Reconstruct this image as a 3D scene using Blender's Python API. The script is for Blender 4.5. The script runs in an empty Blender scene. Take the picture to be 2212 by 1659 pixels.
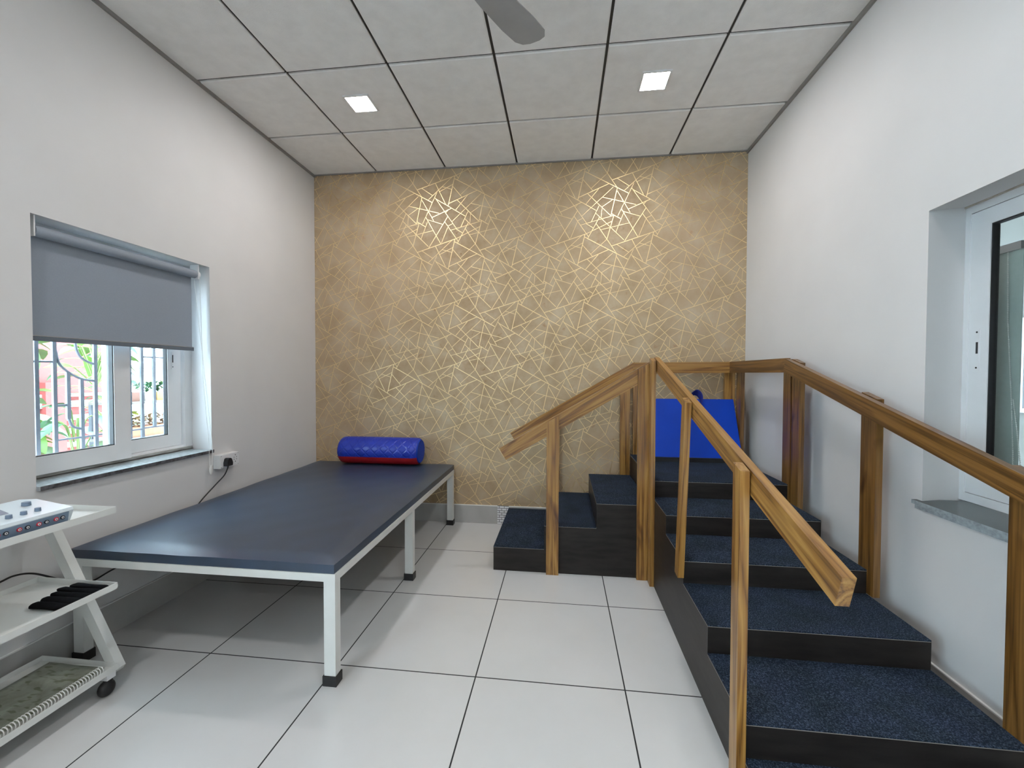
import bpy, bmesh, math, random
from mathutils import Vector, Matrix
R = math.radians
scene = bpy.context.scene
col = scene.collection
random.seed(4)

# ------------------------------------------------------------------ camera
XL, XR, H = -2.015, 1.528, 2.961
cam_d = bpy.data.cameras.new('camera')
cam = bpy.data.objects.new('camera', cam_d); col.objects.link(cam)
cam.location = (0.1222, -3.429, 1.2429)
cam.rotation_euler = (1.5486, -0.0025, 0.1187)
cam_d.sensor_width = 36.0; cam_d.sensor_fit = 'HORIZONTAL'
cam_d.lens = 904.035 / 2212 * 36
cam_d.clip_start = 0.05
scene.camera = cam

# ------------------------------------------------------------------ sky, exposure
SKY = 25.0
LAMP = 178.0
world = bpy.data.worlds.new('sky'); scene.world = world
world.use_nodes = True
wn = world.node_tree.nodes; wl = world.node_tree.links
bg = wn['Background']
bg.inputs['Color'].default_value = (0.64, 0.83, 1.0, 1)
bg.inputs['Strength'].default_value = SKY
scene.view_settings.view_transform = 'Standard'
scene.view_settings.look = 'None'
scene.view_settings.exposure = 0.12
scene.view_settings.gamma = 1.0
scene.view_settings.use_curve_mapping = False

# ------------------------------------------------------------------ material helpers
def mat(name, color=(.8, .8, .8), rough=.5, metal=0.0, coat=0.0, spec=.5):
    m = bpy.data.materials.new(name); m.use_nodes = True
    b = m.node_tree.nodes['Principled BSDF']
    b.inputs['Base Color'].default_value = (*color, 1)
    b.inputs['Roughness'].default_value = rough
    b.inputs['Metallic'].default_value = metal
    b.inputs['Coat Weight'].default_value = coat
    b.inputs['Coat Roughness'].default_value = .08
    b.inputs['Specular IOR Level'].default_value = spec
    return m
def nt(m): return m.node_tree.nodes, m.node_tree.links, m.node_tree.nodes['Principled BSDF']
def add(m, t, **kw):
    n = m.node_tree.nodes.new(t)
    for k, v in kw.items(): setattr(n, k, v)
    return n
def mapping(m, scale=(1, 1, 1), loc=(0, 0, 0), src='Object'):
    n, l, b = nt(m)
    tc = add(m, 'ShaderNodeTexCoord'); mp = add(m, 'ShaderNodeMapping')
    mp.inputs['Scale'].default_value = scale; mp.inputs['Location'].default_value = loc
    l.new(tc.outputs[src], mp.inputs['Vector'])
    return mp
def noise(m, vec, scale, detail=3, rough=.5, dist=0):
    t = add(m, 'ShaderNodeTexNoise'); t.inputs['Scale'].default_value = scale
    t.inputs['Detail'].default_value = detail; t.inputs['Roughness'].default_value = rough
    t.inputs['Distortion'].default_value = dist
    m.node_tree.links.new(vec, t.inputs['Vector']); return t
def ramp(m, fac, stops):
    r = add(m, 'ShaderNodeValToRGB'); e = r.color_ramp.elements
    while len(e) < len(stops): e.new(.5)
    for i, (p, c) in enumerate(stops):
        e[i].position = p; e[i].color = (*c, 1)
    m.node_tree.links.new(fac, r.inputs['Fac']); return r
def bump(m, h, strength=.2, dist=.001):
    n, l, b = nt(m)
    bp = add(m, 'ShaderNodeBump'); bp.inputs['Strength'].default_value = strength
    bp.inputs['Distance'].default_value = dist
    l.new(h, bp.inputs['Height']); l.new(bp.outputs['Normal'], b.inputs['Normal'])
def mottled(name, c1, c2, scale=6, rough=.5, bmp=0, bscale=80, stretch=(1, 1, 1), **kw):
    m = mat(name, c1, rough, **kw); n, l, b = nt(m)
    mp = mapping(m, stretch)
    t = noise(m, mp.outputs[0], scale, 4)
    r = ramp(m, t.outputs['Fac'], [(.32, c1), (.68, c2)])
    l.new(r.outputs['Color'], b.inputs['Base Color'])
    if bmp:
        t2 = noise(m, mp.outputs[0], bscale, 3); bump(m, t2.outputs['Fac'], bmp, .002)
    return m

M = {}
M['paint'] = mottled('wall_paint', (.665, .650, .640), (.695, .680, .670), 3, .55, .08, 60)
M['white'] = mottled('white_enamel', (.70, .71, .68), (.75, .76, .73), 9, .3)
M['upvc'] = mottled('window_plastic', (.72, .72, .72), (.77, .77, .77), 5, .32)
M['caulk'] = mottled('dirty_sealant', (.42, .36, .28), (.55, .5, .44), 40, .8)
M['ceil_tile'] = mottled('mineral_tile', (.80, .78, .755), (.86, .84, .815), 14, .9, .5, 350)
M['ceil_grid'] = mat('ceiling_grid', (.035, .035, .033), .6)
M['ceil_trim'] = mat('ceiling_angle', (.25, .235, .22), .5)
M['black'] = mottled('black_rubber', (.008, .008, .009), (.014, .014, .015), 30, .5)
M['steel'] = mat('brushed_steel', (.55, .55, .56), .3, .9)
M['vinyl'] = mottled('navy_vinyl', (.010, .029, .062), (.014, .038, .080), 8, .44, .12, 160, spec=.9, coat=.35)
M['lam'] = mottled('dark_laminate', (.009, .007, .006), (.022, .018, .016), 7, .42, .05, 60, (1, 1, 5), spec=.32)
M['edge'] = mat('pale_edge_band', (.25, .22, .19), .5)
M['blue'] = mottled('blue_vinyl', (.0, .040, .38), (.0, .046, .44), 5, .5, .05, 90, spec=.25)
M['blue_dark'] = mottled('navy_strap', (.004, .012, .16), (.006, .018, .24), 60, .7)
M['granite'] = mottled('grey_granite', (.28, .31, .32), (.42, .46, .48), 60, .25)
M['granite2'] = mottled('green_granite', (.030, .042, .042), (.065, .085, .085), 40, .25, 0, 80, (.3, 1, 1))
M['stone_edge'] = mottled('chipped_stone', (.03, .03, .032), (.14, .14, .15), 55, .8, .8, 90)
M['fabric'] = mottled('grey_blind', (.26, .29, .335), (.275, .305, .35), 200, .8)
M['fabric_dark'] = mottled('slate_fabric', (.12, .14, .165), (.13, .15, .175), 200, .8)
M['cream_blind'] = mottled('pale_green_blind', (.44, .50, .47), (.47, .53, .50), 60, .8)
M['bead'] = mat('bead_plastic', (.78, .78, .75), .3)
M['led'] = mat('led_diffuser', (1, 1, 1), .5)
_n, _l, _b = nt(M['led'])
_b.inputs['Emission Color'].default_value = (1.0, .975, .97, 1); _b.inputs['Emission Strength'].default_value = LAMP
M['fan'] = mottled('grey_fan_paint', (.30, .29, .285), (.34, .33, .325), 8, .5)

nt(M['vinyl'])[2].inputs['Coat Roughness'].default_value = .42
# wall paper: mottled tan paper and separate foil
m = mat('tan_wallpaper', rough=.68, spec=.35); n, l, b = nt(m)
mp = mapping(m, (1, 1, 1))
t1 = noise(m, mp.outputs[0], 5.0, 5, .6)
t2 = noise(m, mp.outputs[0], 22.0, 3, .5, .6)
r1 = ramp(m, t1.outputs['Fac'], [(.3, (.37, .26, .145)), (.5, (.44, .325, .20)), (.72, (.50, .40, .275))])
r2 = ramp(m, t2.outputs['Fac'], [(.64, (1, 1, 1)), (.76, (.72, .5, .33))])
mx = add(m, 'ShaderNodeMix', data_type='RGBA', blend_type='MULTIPLY'); mx.inputs['Factor'].default_value = .55
l.new(r1.outputs['Color'], mx.inputs['A']); l.new(r2.outputs['Color'], mx.inputs['B'])
l.new(mx.outputs['Result'], b.inputs['Base Color'])
M['paper'] = m
M['foil'] = mat('gold_foil', (.84, .65, .35), .38, .90)

# floor: glossy 0.6 m tiles with dark joints
def tiled(name, c1, c2, joint, x0, y0, s, rough, jw=.0055):
    m = mat(name, c1, rough); n, l, b = nt(m)
    tc = add(m, 'ShaderNodeTexCoord'); sp = add(m, 'ShaderNodeSeparateXYZ')
    l.new(tc.outputs['Object'], sp.inputs[0])
    outs = []
    for ax, o in (('X', x0), ('Y', y0)):
        a = add(m, 'ShaderNodeMath', operation='SUBTRACT'); a.inputs[1].default_value = o
        l.new(sp.outputs[ax], a.inputs[0])
        w = add(m, 'ShaderNodeMath', operation='PINGPONG'); w.inputs[1].default_value = s / 2
        l.new(a.outputs[0], w.inputs[0])
        c = add(m, 'ShaderNodeMath', operation='LESS_THAN'); c.inputs[1].default_value = jw / 2
        l.new(w.outputs[0], c.inputs[0]); outs.append(c)
    mxx = add(m, 'ShaderNodeMath', operation='MAXIMUM')
    l.new(outs[0].outputs[0], mxx.inputs[0]); l.new(outs[1].outputs[0], mxx.inputs[1])
    t = noise(m, tc.outputs['Object'], 2.2, 5, .6)
    rr = ramp(m, t.outputs['Fac'], [(.3, c1), (.7, c2)])
    k = add(m, 'ShaderNodeMix', data_type='RGBA')
    l.new(mxx.outputs[0], k.inputs['Factor']); l.new(rr.outputs['Color'], k.inputs['A'])
    k.inputs['B'].default_value = (*joint, 1)
    l.new(k.outputs['Result'], b.inputs['Base Color'])
    q = add(m, 'ShaderNodeMapRange'); q.inputs['To Min'].default_value = rough; q.inputs['To Max'].default_value = .8
    l.new(mxx.outputs[0], q.inputs['Value']); l.new(q.outputs['Result'], b.inputs['Roughness'])
    return m
FX0, FY0 = -1.4243, -.5644
M['floor'] = tiled('vitrified_floor', (.61, .61, .60), (.65, .65, .645), (.02, .022, .022), FX0, FY0, .6, .16)
M['skirt'] = mottled('grey_skirting_tile', (.42, .41, .39), (.48, .47, .45), 6, .2)
M['skirt_top'] = mat('white_skirting_edge', (.8, .8, .78), .4)

# patterned scrap of tile at the skirting
m = mat('patterned_tile', (.8, .8, .8), .25); n, l, b = nt(m)
mp = mapping(m, (1, 1, 1)); mp.inputs['Rotation'].default_value = (R(90), 0, 0)
bk = add(m, 'ShaderNodeTexBrick'); bk.inputs['Color1'].default_value = (.82, .82, .82, 1); bk.inputs['Color2'].default_value = (.78, .79, .8, 1)
bk.inputs['Mortar'].default_value = (.12, .12, .13, 1); bk.inputs['Scale'].default_value = 22; bk.inputs['Mortar Size'].default_value = .045
bk.inputs['Brick Width'].default_value = .9; bk.inputs['Row Height'].default_value = .42
l.new(mp.outputs[0], bk.inputs['Vector']); l.new(bk.outputs['Color'], b.inputs['Base Color'])
M['pattern'] = m

# stair carpet
m = mat('charcoal_needle_carpet', rough=.95, spec=.15); n, l, b = nt(m)
mp = mapping(m, (1, 1, 1))
t1 = noise(m, mp.outputs[0], 240, 2, .7); t2 = noise(m, mp.outputs[0], 9, 3)
r1 = ramp(m, t1.outputs['Fac'], [(.36, (.008, .012, .019)), (.52, (.021, .032, .050)), (.70, (.075, .100, .14))])
r2 = ramp(m, t2.outputs['Fac'], [(.3, (.8, .85, .8)), (.7, (1.1, 1.1, 1.25))])
mx = add(m, 'ShaderNodeMix', data_type='RGBA', blend_type='MULTIPLY'); mx.inputs['Factor'].default_value = 1
l.new(r1.outputs['Color'], mx.inputs['A']); l.new(r2.outputs['Color'], mx.inputs['B'])
l.new(mx.outputs['Result'], b.inputs['Base Color'])
bump(m, t1.outputs['Fac'], .9, .004)
M['carpet'] = m

# varnished teak, grain along local X
def teak(name, dark, mid, light, knots=.0):
    m = mat(name, mid, .34, coat=.35); n, l, b = nt(m)
    oi = add(m, 'ShaderNodeObjectInfo')
    mu = add(m, 'ShaderNodeMath', operation='MULTIPLY'); mu.inputs[1].default_value = 37.0
    l.new(oi.outputs['Random'], mu.inputs[0])
    tc = add(m, 'ShaderNodeTexCoord')
    va = add(m, 'ShaderNodeVectorMath', operation='ADD')
    l.new(tc.outputs['Object'], va.inputs[0]); l.new(mu.outputs[0], va.inputs[1])
    mp = add(m, 'ShaderNodeMapping'); mp.inputs['Scale'].default_value = (.55, 15, 15)
    l.new(va.outputs[0], mp.inputs['Vector'])
    big = noise(m, mp.outputs[0], 1.1, 3, .5, .35)
    wv = add(m, 'ShaderNodeMath', operation='MULTIPLY'); wv.inputs[1].default_value = 6.5
    l.new(big.outputs['Fac'], wv.inputs[0])
    pp = add(m, 'ShaderNodeMath', operation='PINGPONG'); pp.inputs[1].default_value = .5
    l.new(wv.outputs[0], pp.inputs[0])
    mp2 = add(m, 'ShaderNodeMapping'); mp2.inputs['Scale'].default_value = (5, 220, 220)
    l.new(va.outputs[0], mp2.inputs['Vector'])
    fine = noise(m, mp2.outputs[0], 1.0, 3, .6)
    s = add(m, 'ShaderNodeMath', operation='MULTIPLY_ADD'); s.inputs[1].default_value = .55; 
    l.new(fine.outputs['Fac'], s.inputs[0]); l.new(pp.outputs[0], s.inputs[2])
    r = ramp(m, s.outputs[0], [(.16, dark), (.42, mid), (.92, light)])
    mp3 = add(m, 'ShaderNodeMapping'); mp3.inputs['Scale'].default_value = (3.2, 9, 9)
    l.new(va.outputs[0], mp3.inputs['Vector'])
    kn = noise(m, mp3.outputs[0], 1.4, 2, .5, .4)
    kr = ramp(m, kn.outputs['Fac'], [(.62, (1, 1, 1)), (.78, (.34, .22, .14))])
    mx = add(m, 'ShaderNodeMix', data_type='RGBA', blend_type='MULTIPLY'); mx.inputs['Factor'].default_value = 1
    l.new(r.outputs['Color'], mx.inputs['A']); l.new(kr.outputs['Color'], mx.inputs['B'])
    l.new(mx.outputs['Result'], b.inputs['Base Color'])
    bump(m, fine.outputs['Fac'], .12, .001)
    return m
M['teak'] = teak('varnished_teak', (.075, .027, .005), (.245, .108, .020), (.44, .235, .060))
M['teak_shaded'] = teak('shaded_varnished_teak', (.045, .017, .004), (.125, .055, .011), (.25, .120, .029))  # same teak with the wall side's weaker light put into its colour

# glass
m = bpy.data.materials.new('window_glass'); m.use_nodes = True
nn, ll = m.node_tree.nodes, m.node_tree.links
nn.remove(nn['Principled BSDF'])
tr = nn.new('ShaderNodeBsdfTransparent'); tr.inputs[0].default_value = (.93, .96, .95, 1)
gl = nn.new('ShaderNodeBsdfGlossy'); gl.inputs['Roughness'].default_value = .01
lw = nn.new('ShaderNodeLayerWeight'); pw = nn.new('ShaderNodeMath'); pw.operation = 'POWER'; pw.inputs[1].default_value = 5
ll.new(lw.outputs['Facing'], pw.inputs[0])
fr = nn.new('ShaderNodeMath'); fr.operation = 'MULTIPLY_ADD'; fr.inputs[1].default_value = .96; fr.inputs[2].default_value = .04
ll.new(pw.outputs[0], fr.inputs[0])
ms = nn.new('ShaderNodeMixShader')
ll.new(fr.outputs[0], ms.inputs[0]); ll.new(tr.outputs[0], ms.inputs[1]); ll.new(gl.outputs[0], ms.inputs[2])
ll.new(ms.outputs[0], nn['Material Output'].inputs['Surface'])
M['glass'] = m

# ------------------------------------------------------------------ object helpers
def link(name, bm, m, parent=None, smooth=False, mats=None, bevel=0, segs=2):
    if bevel:
        bmesh.ops.bevel(bm, geom=[e for e in bm.edges if len(e.link_faces) == 2 and e.calc_face_angle(0) > .6],
                        offset=bevel, segments=segs, profile=.6, affect='EDGES', clamp_overlap=True)
    bmesh.ops.recalc_face_normals(bm, faces=bm.faces)
    me = bpy.data.meshes.new(name); bm.to_mesh(me); bm.free()
    for k in (mats or [m]): me.materials.append(k)
    if smooth:
        for p in me.polygons: p.use_smooth = True
        me.set_sharp_from_angle(angle=R(38))
    o = bpy.data.objects.new(name, me); col.objects.link(o)
    if parent is not None:
        o.parent = parent
        o.matrix_parent_inverse = world_of(parent).inverted()
    return o
def world_of(o):
    if o.parent is None: return o.matrix_basis.copy()
    return world_of(o.parent) @ o.matrix_parent_inverse @ o.matrix_basis
def thing(name, label, cat, loc=(0, 0, 0), group=None):
    o = bpy.data.objects.new(name, None); col.objects.link(o)
    o.location = loc; o.empty_display_size = .05
    tag(o, label, cat, group); return o
def tag(o, label, cat, group=None, kind=None):
    o['label'] = label; o['category'] = cat
    if group: o['group'] = group
    if kind: o['kind'] = kind
    return o
def struct(o):
    o['kind'] = 'structure'; return o
def box(bm, x0, x1, y0, y1, z0, z1, mi=0):
    v = [bm.verts.new((x, y, z)) for x in (x0, x1) for y in (y0, y1) for z in (z0, z1)]
    fs = []
    for q in ((0, 1, 3, 2), (4, 6, 7, 5), (0, 4, 5, 1), (2, 3, 7, 6), (0, 2, 6, 4), (1, 5, 7, 3)):
        f = bm.faces.new([v[i] for i in q]); f.material_index = mi; fs.append(f)
    return v
def bx(name, x0, x1, y0, y1, z0, z1, m, parent=None, bevel=0, segs=2):
    bm = bmesh.new(); box(bm, x0, x1, y0, y1, z0, z1)
    return link(name, bm, m, parent, bevel=bevel, segs=segs)
def prism(bm, pts, axis, a0, a1, mi=0):
    """extrude polygon pts (2D) along axis ('x','y','z')"""
    def P(p, a):
        return {'x': (a, p[0], p[1]), 'y': (p[0], a, p[1]), 'z': (p[0], p[1], a)}[axis]
    A = [bm.verts.new(P(p, a0)) for p in pts]; B = [bm.verts.new(P(p, a1)) for p in pts]
    n = len(pts)
    for i in range(n):
        f = bm.faces.new((A[i], A[(i + 1) % n], B[(i + 1) % n], B[i])); f.material_index = mi
    for q in (A, B[::-1]):
        f = bm.faces.new(q); f.material_index = mi
def cyl(bm, p0, p1, r0, r1=None, n=20, mi=0, cap=True):
    p0, p1 = Vector(p0), Vector(p1); r1 = r0 if r1 is None else r1
    d = (p1 - p0).normalized()
    u = d.cross(Vector((0, 0, 1)) if abs(d.z) < .9 else Vector((1, 0, 0))).normalized(); v = d.cross(u)
    a, b = [], []
    for i in range(n):
        t = 2 * math.pi * i / n; w = math.cos(t) * u + math.sin(t) * v
        a.append(bm.verts.new(p0 + w * r0)); b.append(bm.verts.new(p1 + w * r1))
    for i in range(n):
        f = bm.faces.new((a[i], a[(i + 1) % n], b[(i + 1) % n], b[i])); f.material_index = mi
    if cap:
        f = bm.faces.new(a[::-1]); f.material_index = mi
        f = bm.faces.new(b); f.material_index = mi
def tube(bm, pts, r, n=10, sub=6, closed=False):
    P = [Vector(p) for p in pts]; out = []
    if sub > 1 and len(P) > 2:
        k = len(P)
        for i in range(k - (0 if closed else 1)):
            p1, p2 = P[i], P[(i + 1) % k]
            p0 = P[i - 1] if (i or closed) else p1; p3 = P[(i + 2) % k] if (i + 2 < k or closed) else p2
            for j in range(sub):
                t = j / sub
                out.append(.5 * ((2 * p1) + (p2 - p0) * t + (2 * p0 - 5 * p1 + 4 * p2 - p3) * t * t + (3 * p1 - p0 - 3 * p2 + p3) * t ** 3))
        if not closed: out.append(P[-1])
    else: out = P
    rings = []; prev = None
    for i, p in enumerate(out):
        d = (out[(i + 1) % len(out)] - out[i - 1]) if closed else (out[min(i + 1, len(out) - 1)] - out[max(i - 1, 0)])
        d.normalize()
        if prev is None: u = d.cross(Vector((0, 0, 1)) if abs(d.z) < .9 else Vector((1, 0, 0))).normalized()
        else: u = (prev - d * prev.dot(d)).normalized()
        prev = u; v = d.cross(u)
        rings.append([bm.verts.new(p + (math.cos(2 * math.pi * k / n) * u + math.sin(2 * math.pi * k / n) * v) * r) for k in range(n)])
    m_ = len(rings)
    for i in range(m_ if closed else m_ - 1):
        a, b = rings[i], rings[(i + 1) % m_]
        for k in range(n): bm.faces.new((a[k], a[(k + 1) % n], b[(k + 1) % n], b[k]))
    if not closed:
        bm.faces.new(rings[0][::-1]); bm.faces.new(rings[-1])
def ball(bm, c, r, su=12, sv=8, sc=(1, 1, 1)):
    bmesh.ops.create_uvsphere(bm, u_segments=su, v_segments=sv, radius=r, matrix=Matrix.Translation(c) @ Matrix.Diagonal((*sc, 1)))
def beam(name, p0, p1, up, w, t, m, parent, cut0=0, cut1=0, bev=.004):
    """board from p0 to p1, w wide along 'up', t thick; grain along its own X"""
    p0, p1 = Vector(p0), Vector(p1); X = (p1 - p0); L = X.length; X.normalize()
    Z = Vector(up); Z = (Z - X * Z.dot(X)).normalized(); Y = Z.cross(X)
    bm = bmesh.new(); vs = {}
    for i, (x, c) in enumerate(((0, cut0), (L, cut1))):
        for y in (-t / 2, t / 2):
            for z in (-w / 2, w / 2):
                vs[i, y > 0, z > 0] = bm.verts.new((x + c * z, y, z))
    g = lambda *k: [vs[q] for q in k]
    for q in (((0, 0, 0), (0, 0, 1), (0, 1, 1), (0, 1, 0)), ((1, 0, 0), (1, 1, 0), (1, 1, 1), (1, 0, 1)),
              ((0, 0, 0), (0, 1, 0), (1, 1, 0), (1, 0, 0)), ((0, 0, 1), (1, 0, 1), (1, 1, 1), (0, 1, 1)),
              ((0, 0, 0), (1, 0, 0), (1, 0, 1), (0, 0, 1)), ((0, 1, 0), (0, 1, 1), (1, 1, 1), (1, 1, 0))):
        bm.faces.new(g(*q))
    o = link(name, bm, m, None, bevel=bev, segs=3, smooth=True)
    mw = Matrix((X, Y, Z)).transposed().to_4x4(); mw.translation = p0
    o.matrix_basis = mw
    if parent is not None:
        o.parent = parent; o.matrix_parent_inverse = world_of(parent).inverted()
    return o
def copy_tree(o, parent=None):
    c = o.copy(); col.objects.link(c); c.parent = parent
    for ch in [k for k in col.objects if k.parent == o]: copy_tree(ch, c)
    return c

# ------------------------------------------------------------------ room shell
YB = -6.6                      # wall behind the camera
WT = .23                       # wall thickness
struct(bx('floor', XL - WT, XR + WT, YB - WT, WT, -.15, 0, M['floor']))
def holed_wall(name, xi, xo, y0, y1, z0, z1, hole_i, hole_o, m):
    """wall in the plane x=xi (room side) to x=xo with a splayed opening"""
    bm = bmesh.new()
    def ring(x, y0, y1, z0, z1): return [bm.verts.new((x, *p)) for p in ((y0, z0), (y1, z0), (y1, z1), (y0, z1))]
    A, B = ring(xi, y0, y1, z0, z1), ring(xi, *hole_i)
    C_, D = ring(xo, y0, y1, z0, z1), ring(xo, *hole_o)
    for P, Q in ((A, B), (B, D), (D, C_), (C_, A)):
        for i in range(4):
            j = (i + 1) % 4; bm.faces.new((P[i], P[j], Q[j], Q[i]))
    return struct(link(name, bm, m))
HL = (-1.966, -1.100, .760, 1.893); HLo = (-1.975, -1.080, .760, 1.905)
HR = (-2.80, -1.618, .735, 1.880); HRo = (-2.86, -1.548, .735, 1.915)
holed_wall('wall_left', XL, XL - WT, -3.6, 0, 0, 3.3, HL, HLo, M['paint'])
HB = (-5.85, -4.15, .80, 2.35)       # the room's other window, behind the camera
holed_wall('wall_left_rear', XL, XL - WT, YB - WT, -3.6, 0, 3.3, HB, HB, M['paint'])
holed_wall('wall_right', XR, XR + WT, YB - WT, 0, 0, 3.3, HR, HRo, M['paint'])
struct(bx('wall_front', XL, XR, YB - WT, YB, 0, 3.3, M['paint']))

# back wall with its printed gold line paper: one mesh, two materials
PX, PZ = .534, .521
FCX, FCY, FCZ = .1222, -3.429, 1.2429
F = 904.035
Rm = cam.rotation_euler.to_matrix()
def unY(u, v, y=0.0):
    d = Rm @ Vector(((u - 1106) / F, -(v - 829.5) / F, -1)); t = (y - FCY) / d.y
    return Vector((FCX, FCY, FCZ)) + d * t
segsA = [(165, 902, 1320, 490, 1), (1320, 490, 2025, 130, .7), (1280, 510, 1082, 1390, 1), (1280, 588, 2475, 1225, 1.1),
         (1360, 620, 1680, 15, .8), (1385, 580, 980, -10, .8), (1590, 190, 2165, 1060, .8), (1885, 650, 1450, 1070, .5),
         (700, 715, 1000, 1330, .8), (1190, 545, 490, 1205, .6), (905, 820, 1180, 900, .6), (1220, 755, 830, 965, .6),
         (300, 860, 620, 1080, .6), (1220, 815, 1490, 1135, .7), (1100, 1325, 1940, 945, 1), (880, 625, 1065, 155, .5)]
segsB = [(865, 1415, 415, 610, .8), (495, 1540, 1070, 600, .8), (1580, 680, 2360, 1455, .8), (2080, 740, 1890, 1430, .8),
         (745, -110, 320, 810, .5), (725, 80, 1590, 600, .8), (680, 25, 725, 80, .6), (680, 25, 1330, 965, .6), (1190, 355, 600, 625, 1),
         (1070, 425, 1010, 490, .5), (300, 100, 650, 720, .8), (298, 30, 140, 790, .9), (1765, 225, 2690, 450, .7),
         (2040, 300, 1750, 500, .6), (2060, -66, 1200, 750, .6), (1655, -20, 1305, 410, .8), (1345, 110, 1990, 755, .8),
         (1670, 460, 1460, 915, .8), (1750, 530, 1725, 830, .5), (150, 740, 415, 900, .8), (2085, 745, 1160, 1010, .6),
         (1070, 890, 1215, 815, .6), (450, 680, 920, 830, .6), (470, 740, 275, 1260, .5), (1710, 1155, 2510, 970, .5),
         (1310, 970, 1515, 1100, .8)]
s_ = 160 / 2212
lines = []
for (a, b_, c, d, w) in segsA: lines.append((unY(890 + a * s_, 480 + b_ * s_), unY(890 + c * s_, 480 + d * s_), w))
for (a, b_, c, d, w) in segsB: lines.append((unY(890 + a * s_, 560 + b_ * s_), unY(890 + c * s_, 560 + d * s_), w))
def clip(p, q, x0, x1, z0, z1):
    dx, dz = q[0] - p[0], q[1] - p[1]; t0, t1 = 0.0, 1.0
    for a, b in ((-dx, p[0] - x0), (dx, x1 - p[0]), (-dz, p[1] - z0), (dz, z1 - p[1])):
        if abs(a) < 1e-9:
            if b < 0: return None
        else:
            r = b / a
            if a < 0: t0 = max(t0, r)
            else: t1 = min(t1, r)
    if t0 >= t1: return None
    return (p[0] + dx * t0, p[1] + dz * t0), (p[0] + dx * t1, p[1] + dz * t1)
bm = bmesh.new()
box(bm, XL - WT, XR + WT, 0, WT, 0, 3.3, 0)
for i in range(-5, 7):
    for j in range(-5, 6):
        for p, q, w in lines:
            c = clip((p.x + i * PX, p.z + j * PZ), (q.x + i * PX, q.z + j * PZ), XL + .002, XR - .002, .155, H)
            if not c: continue
            a, b_ = Vector((c[0][0], 0, c[0][1])), Vector((c[1][0], 0, c[1][1]))
            d = b_ - a
            if d.length < .004: continue
            d.normalize(); nrm = Vector((-d.z, 0, d.x)) * (.0020 * w + .0005)
            f = bm.faces.new([bm.verts.new(v + Vector((0, -.0006, 0))) for v in (a - nrm, b_ - nrm, b_ + nrm, a + nrm)])
            f.material_index = 1
o = link('wall_back', bm, None, mats=[M['paper'], M['foil']]); struct(o)
# foil strips must face the room
for p in o.data.polygons:
    if p.material_index == 1 and p.normal.y > 0: p.flip()

# ceiling: dark grid with drop-in tiles
bm = bmesh.new()
box(bm, XL - WT, XR + WT, YB - WT, WT, H + .012, 3.3, 1)
TX0, TY0, T = -2.0501, -.5673, .6
LIGHTS = [(x, y) for y in (-.87, -3.27, -5.67) for x in (-1.15, .65)]
g = .0075
for i in range(-1, 7):
    for j in range(-1, 12):
        x0, x1 = TX0 + T * i + g, TX0 + T * (i + 1) - g
        y1, y0 = TY0 - T * (j - 1) - g, TY0 - T * j + g
        x0, x1 = max(x0, XL + .004), min(x1, XR - .004); y0, y1 = max(y0, YB + .004), min(y1, -.004)
        if x1 - x0 < .03 or y1 - y0 < .02: continue
        lit = [q for q in LIGHTS if x0 < q[0] < x1 and y0 < q[1] < y1]
        def ring(e, z): return [bm.verts.new(p) for p in ((x0 + e, y0 + e, z), (x1 - e, y0 + e, z), (x1 - e, y1 - e, z), (x0 + e, y1 - e, z))]
        rings = [ring(0, H + .012), ring(0, H + .004), ring(.007, H)]
        for a, b_ in zip(rings, rings[1:]):
            for k in range(4): bm.faces.new((a[k], a[(k + 1) % 4], b_[(k + 1) % 4], b_[k]))
        bm.faces.new(rings[-1])
struct(link('ceiling', bm, None, mats=[M['ceil_tile'], M['ceil_grid']]))
# wall angles round the ceiling
struct(bx('trim_1', XL, XL + .012, YB, 0, H - .018, H + .004, M['ceil_trim']))
struct(bx('trim_2', XR - .012, XR, YB, 0, H - .022, H + .004, M['ceil_trim']))
struct(bx('trim_3', XL + .012, XR - .012, -.012, 0, H - .008, H + .004, M['ceil_trim']))
# skirtings
def skirting(name, *a):
    bm = bmesh.new(); x0, x1, y0, y1 = a
    box(bm, x0, x1, y0, y1, 0, .147, 0); box(bm, x0, x1, y0, y1, .147, .152, 1)
    o = link(name, bm, None, mats=[M['skirt'], M['skirt_top']]); return struct(o)
skirting('baseboard_left', XL, XL + .010, YB, -.010)
skirting('baseboard_back', XL, -.405, -.010, 0)
struct(bx('trim_4', -.405, -.310, -.012, 0, 0, .152, M['pattern']))
skirting('baseboard_back_corner', -.310, XR, -.010, 0)
skirting('baseboard_right', XR - .010, XR, YB, -.010)

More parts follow.
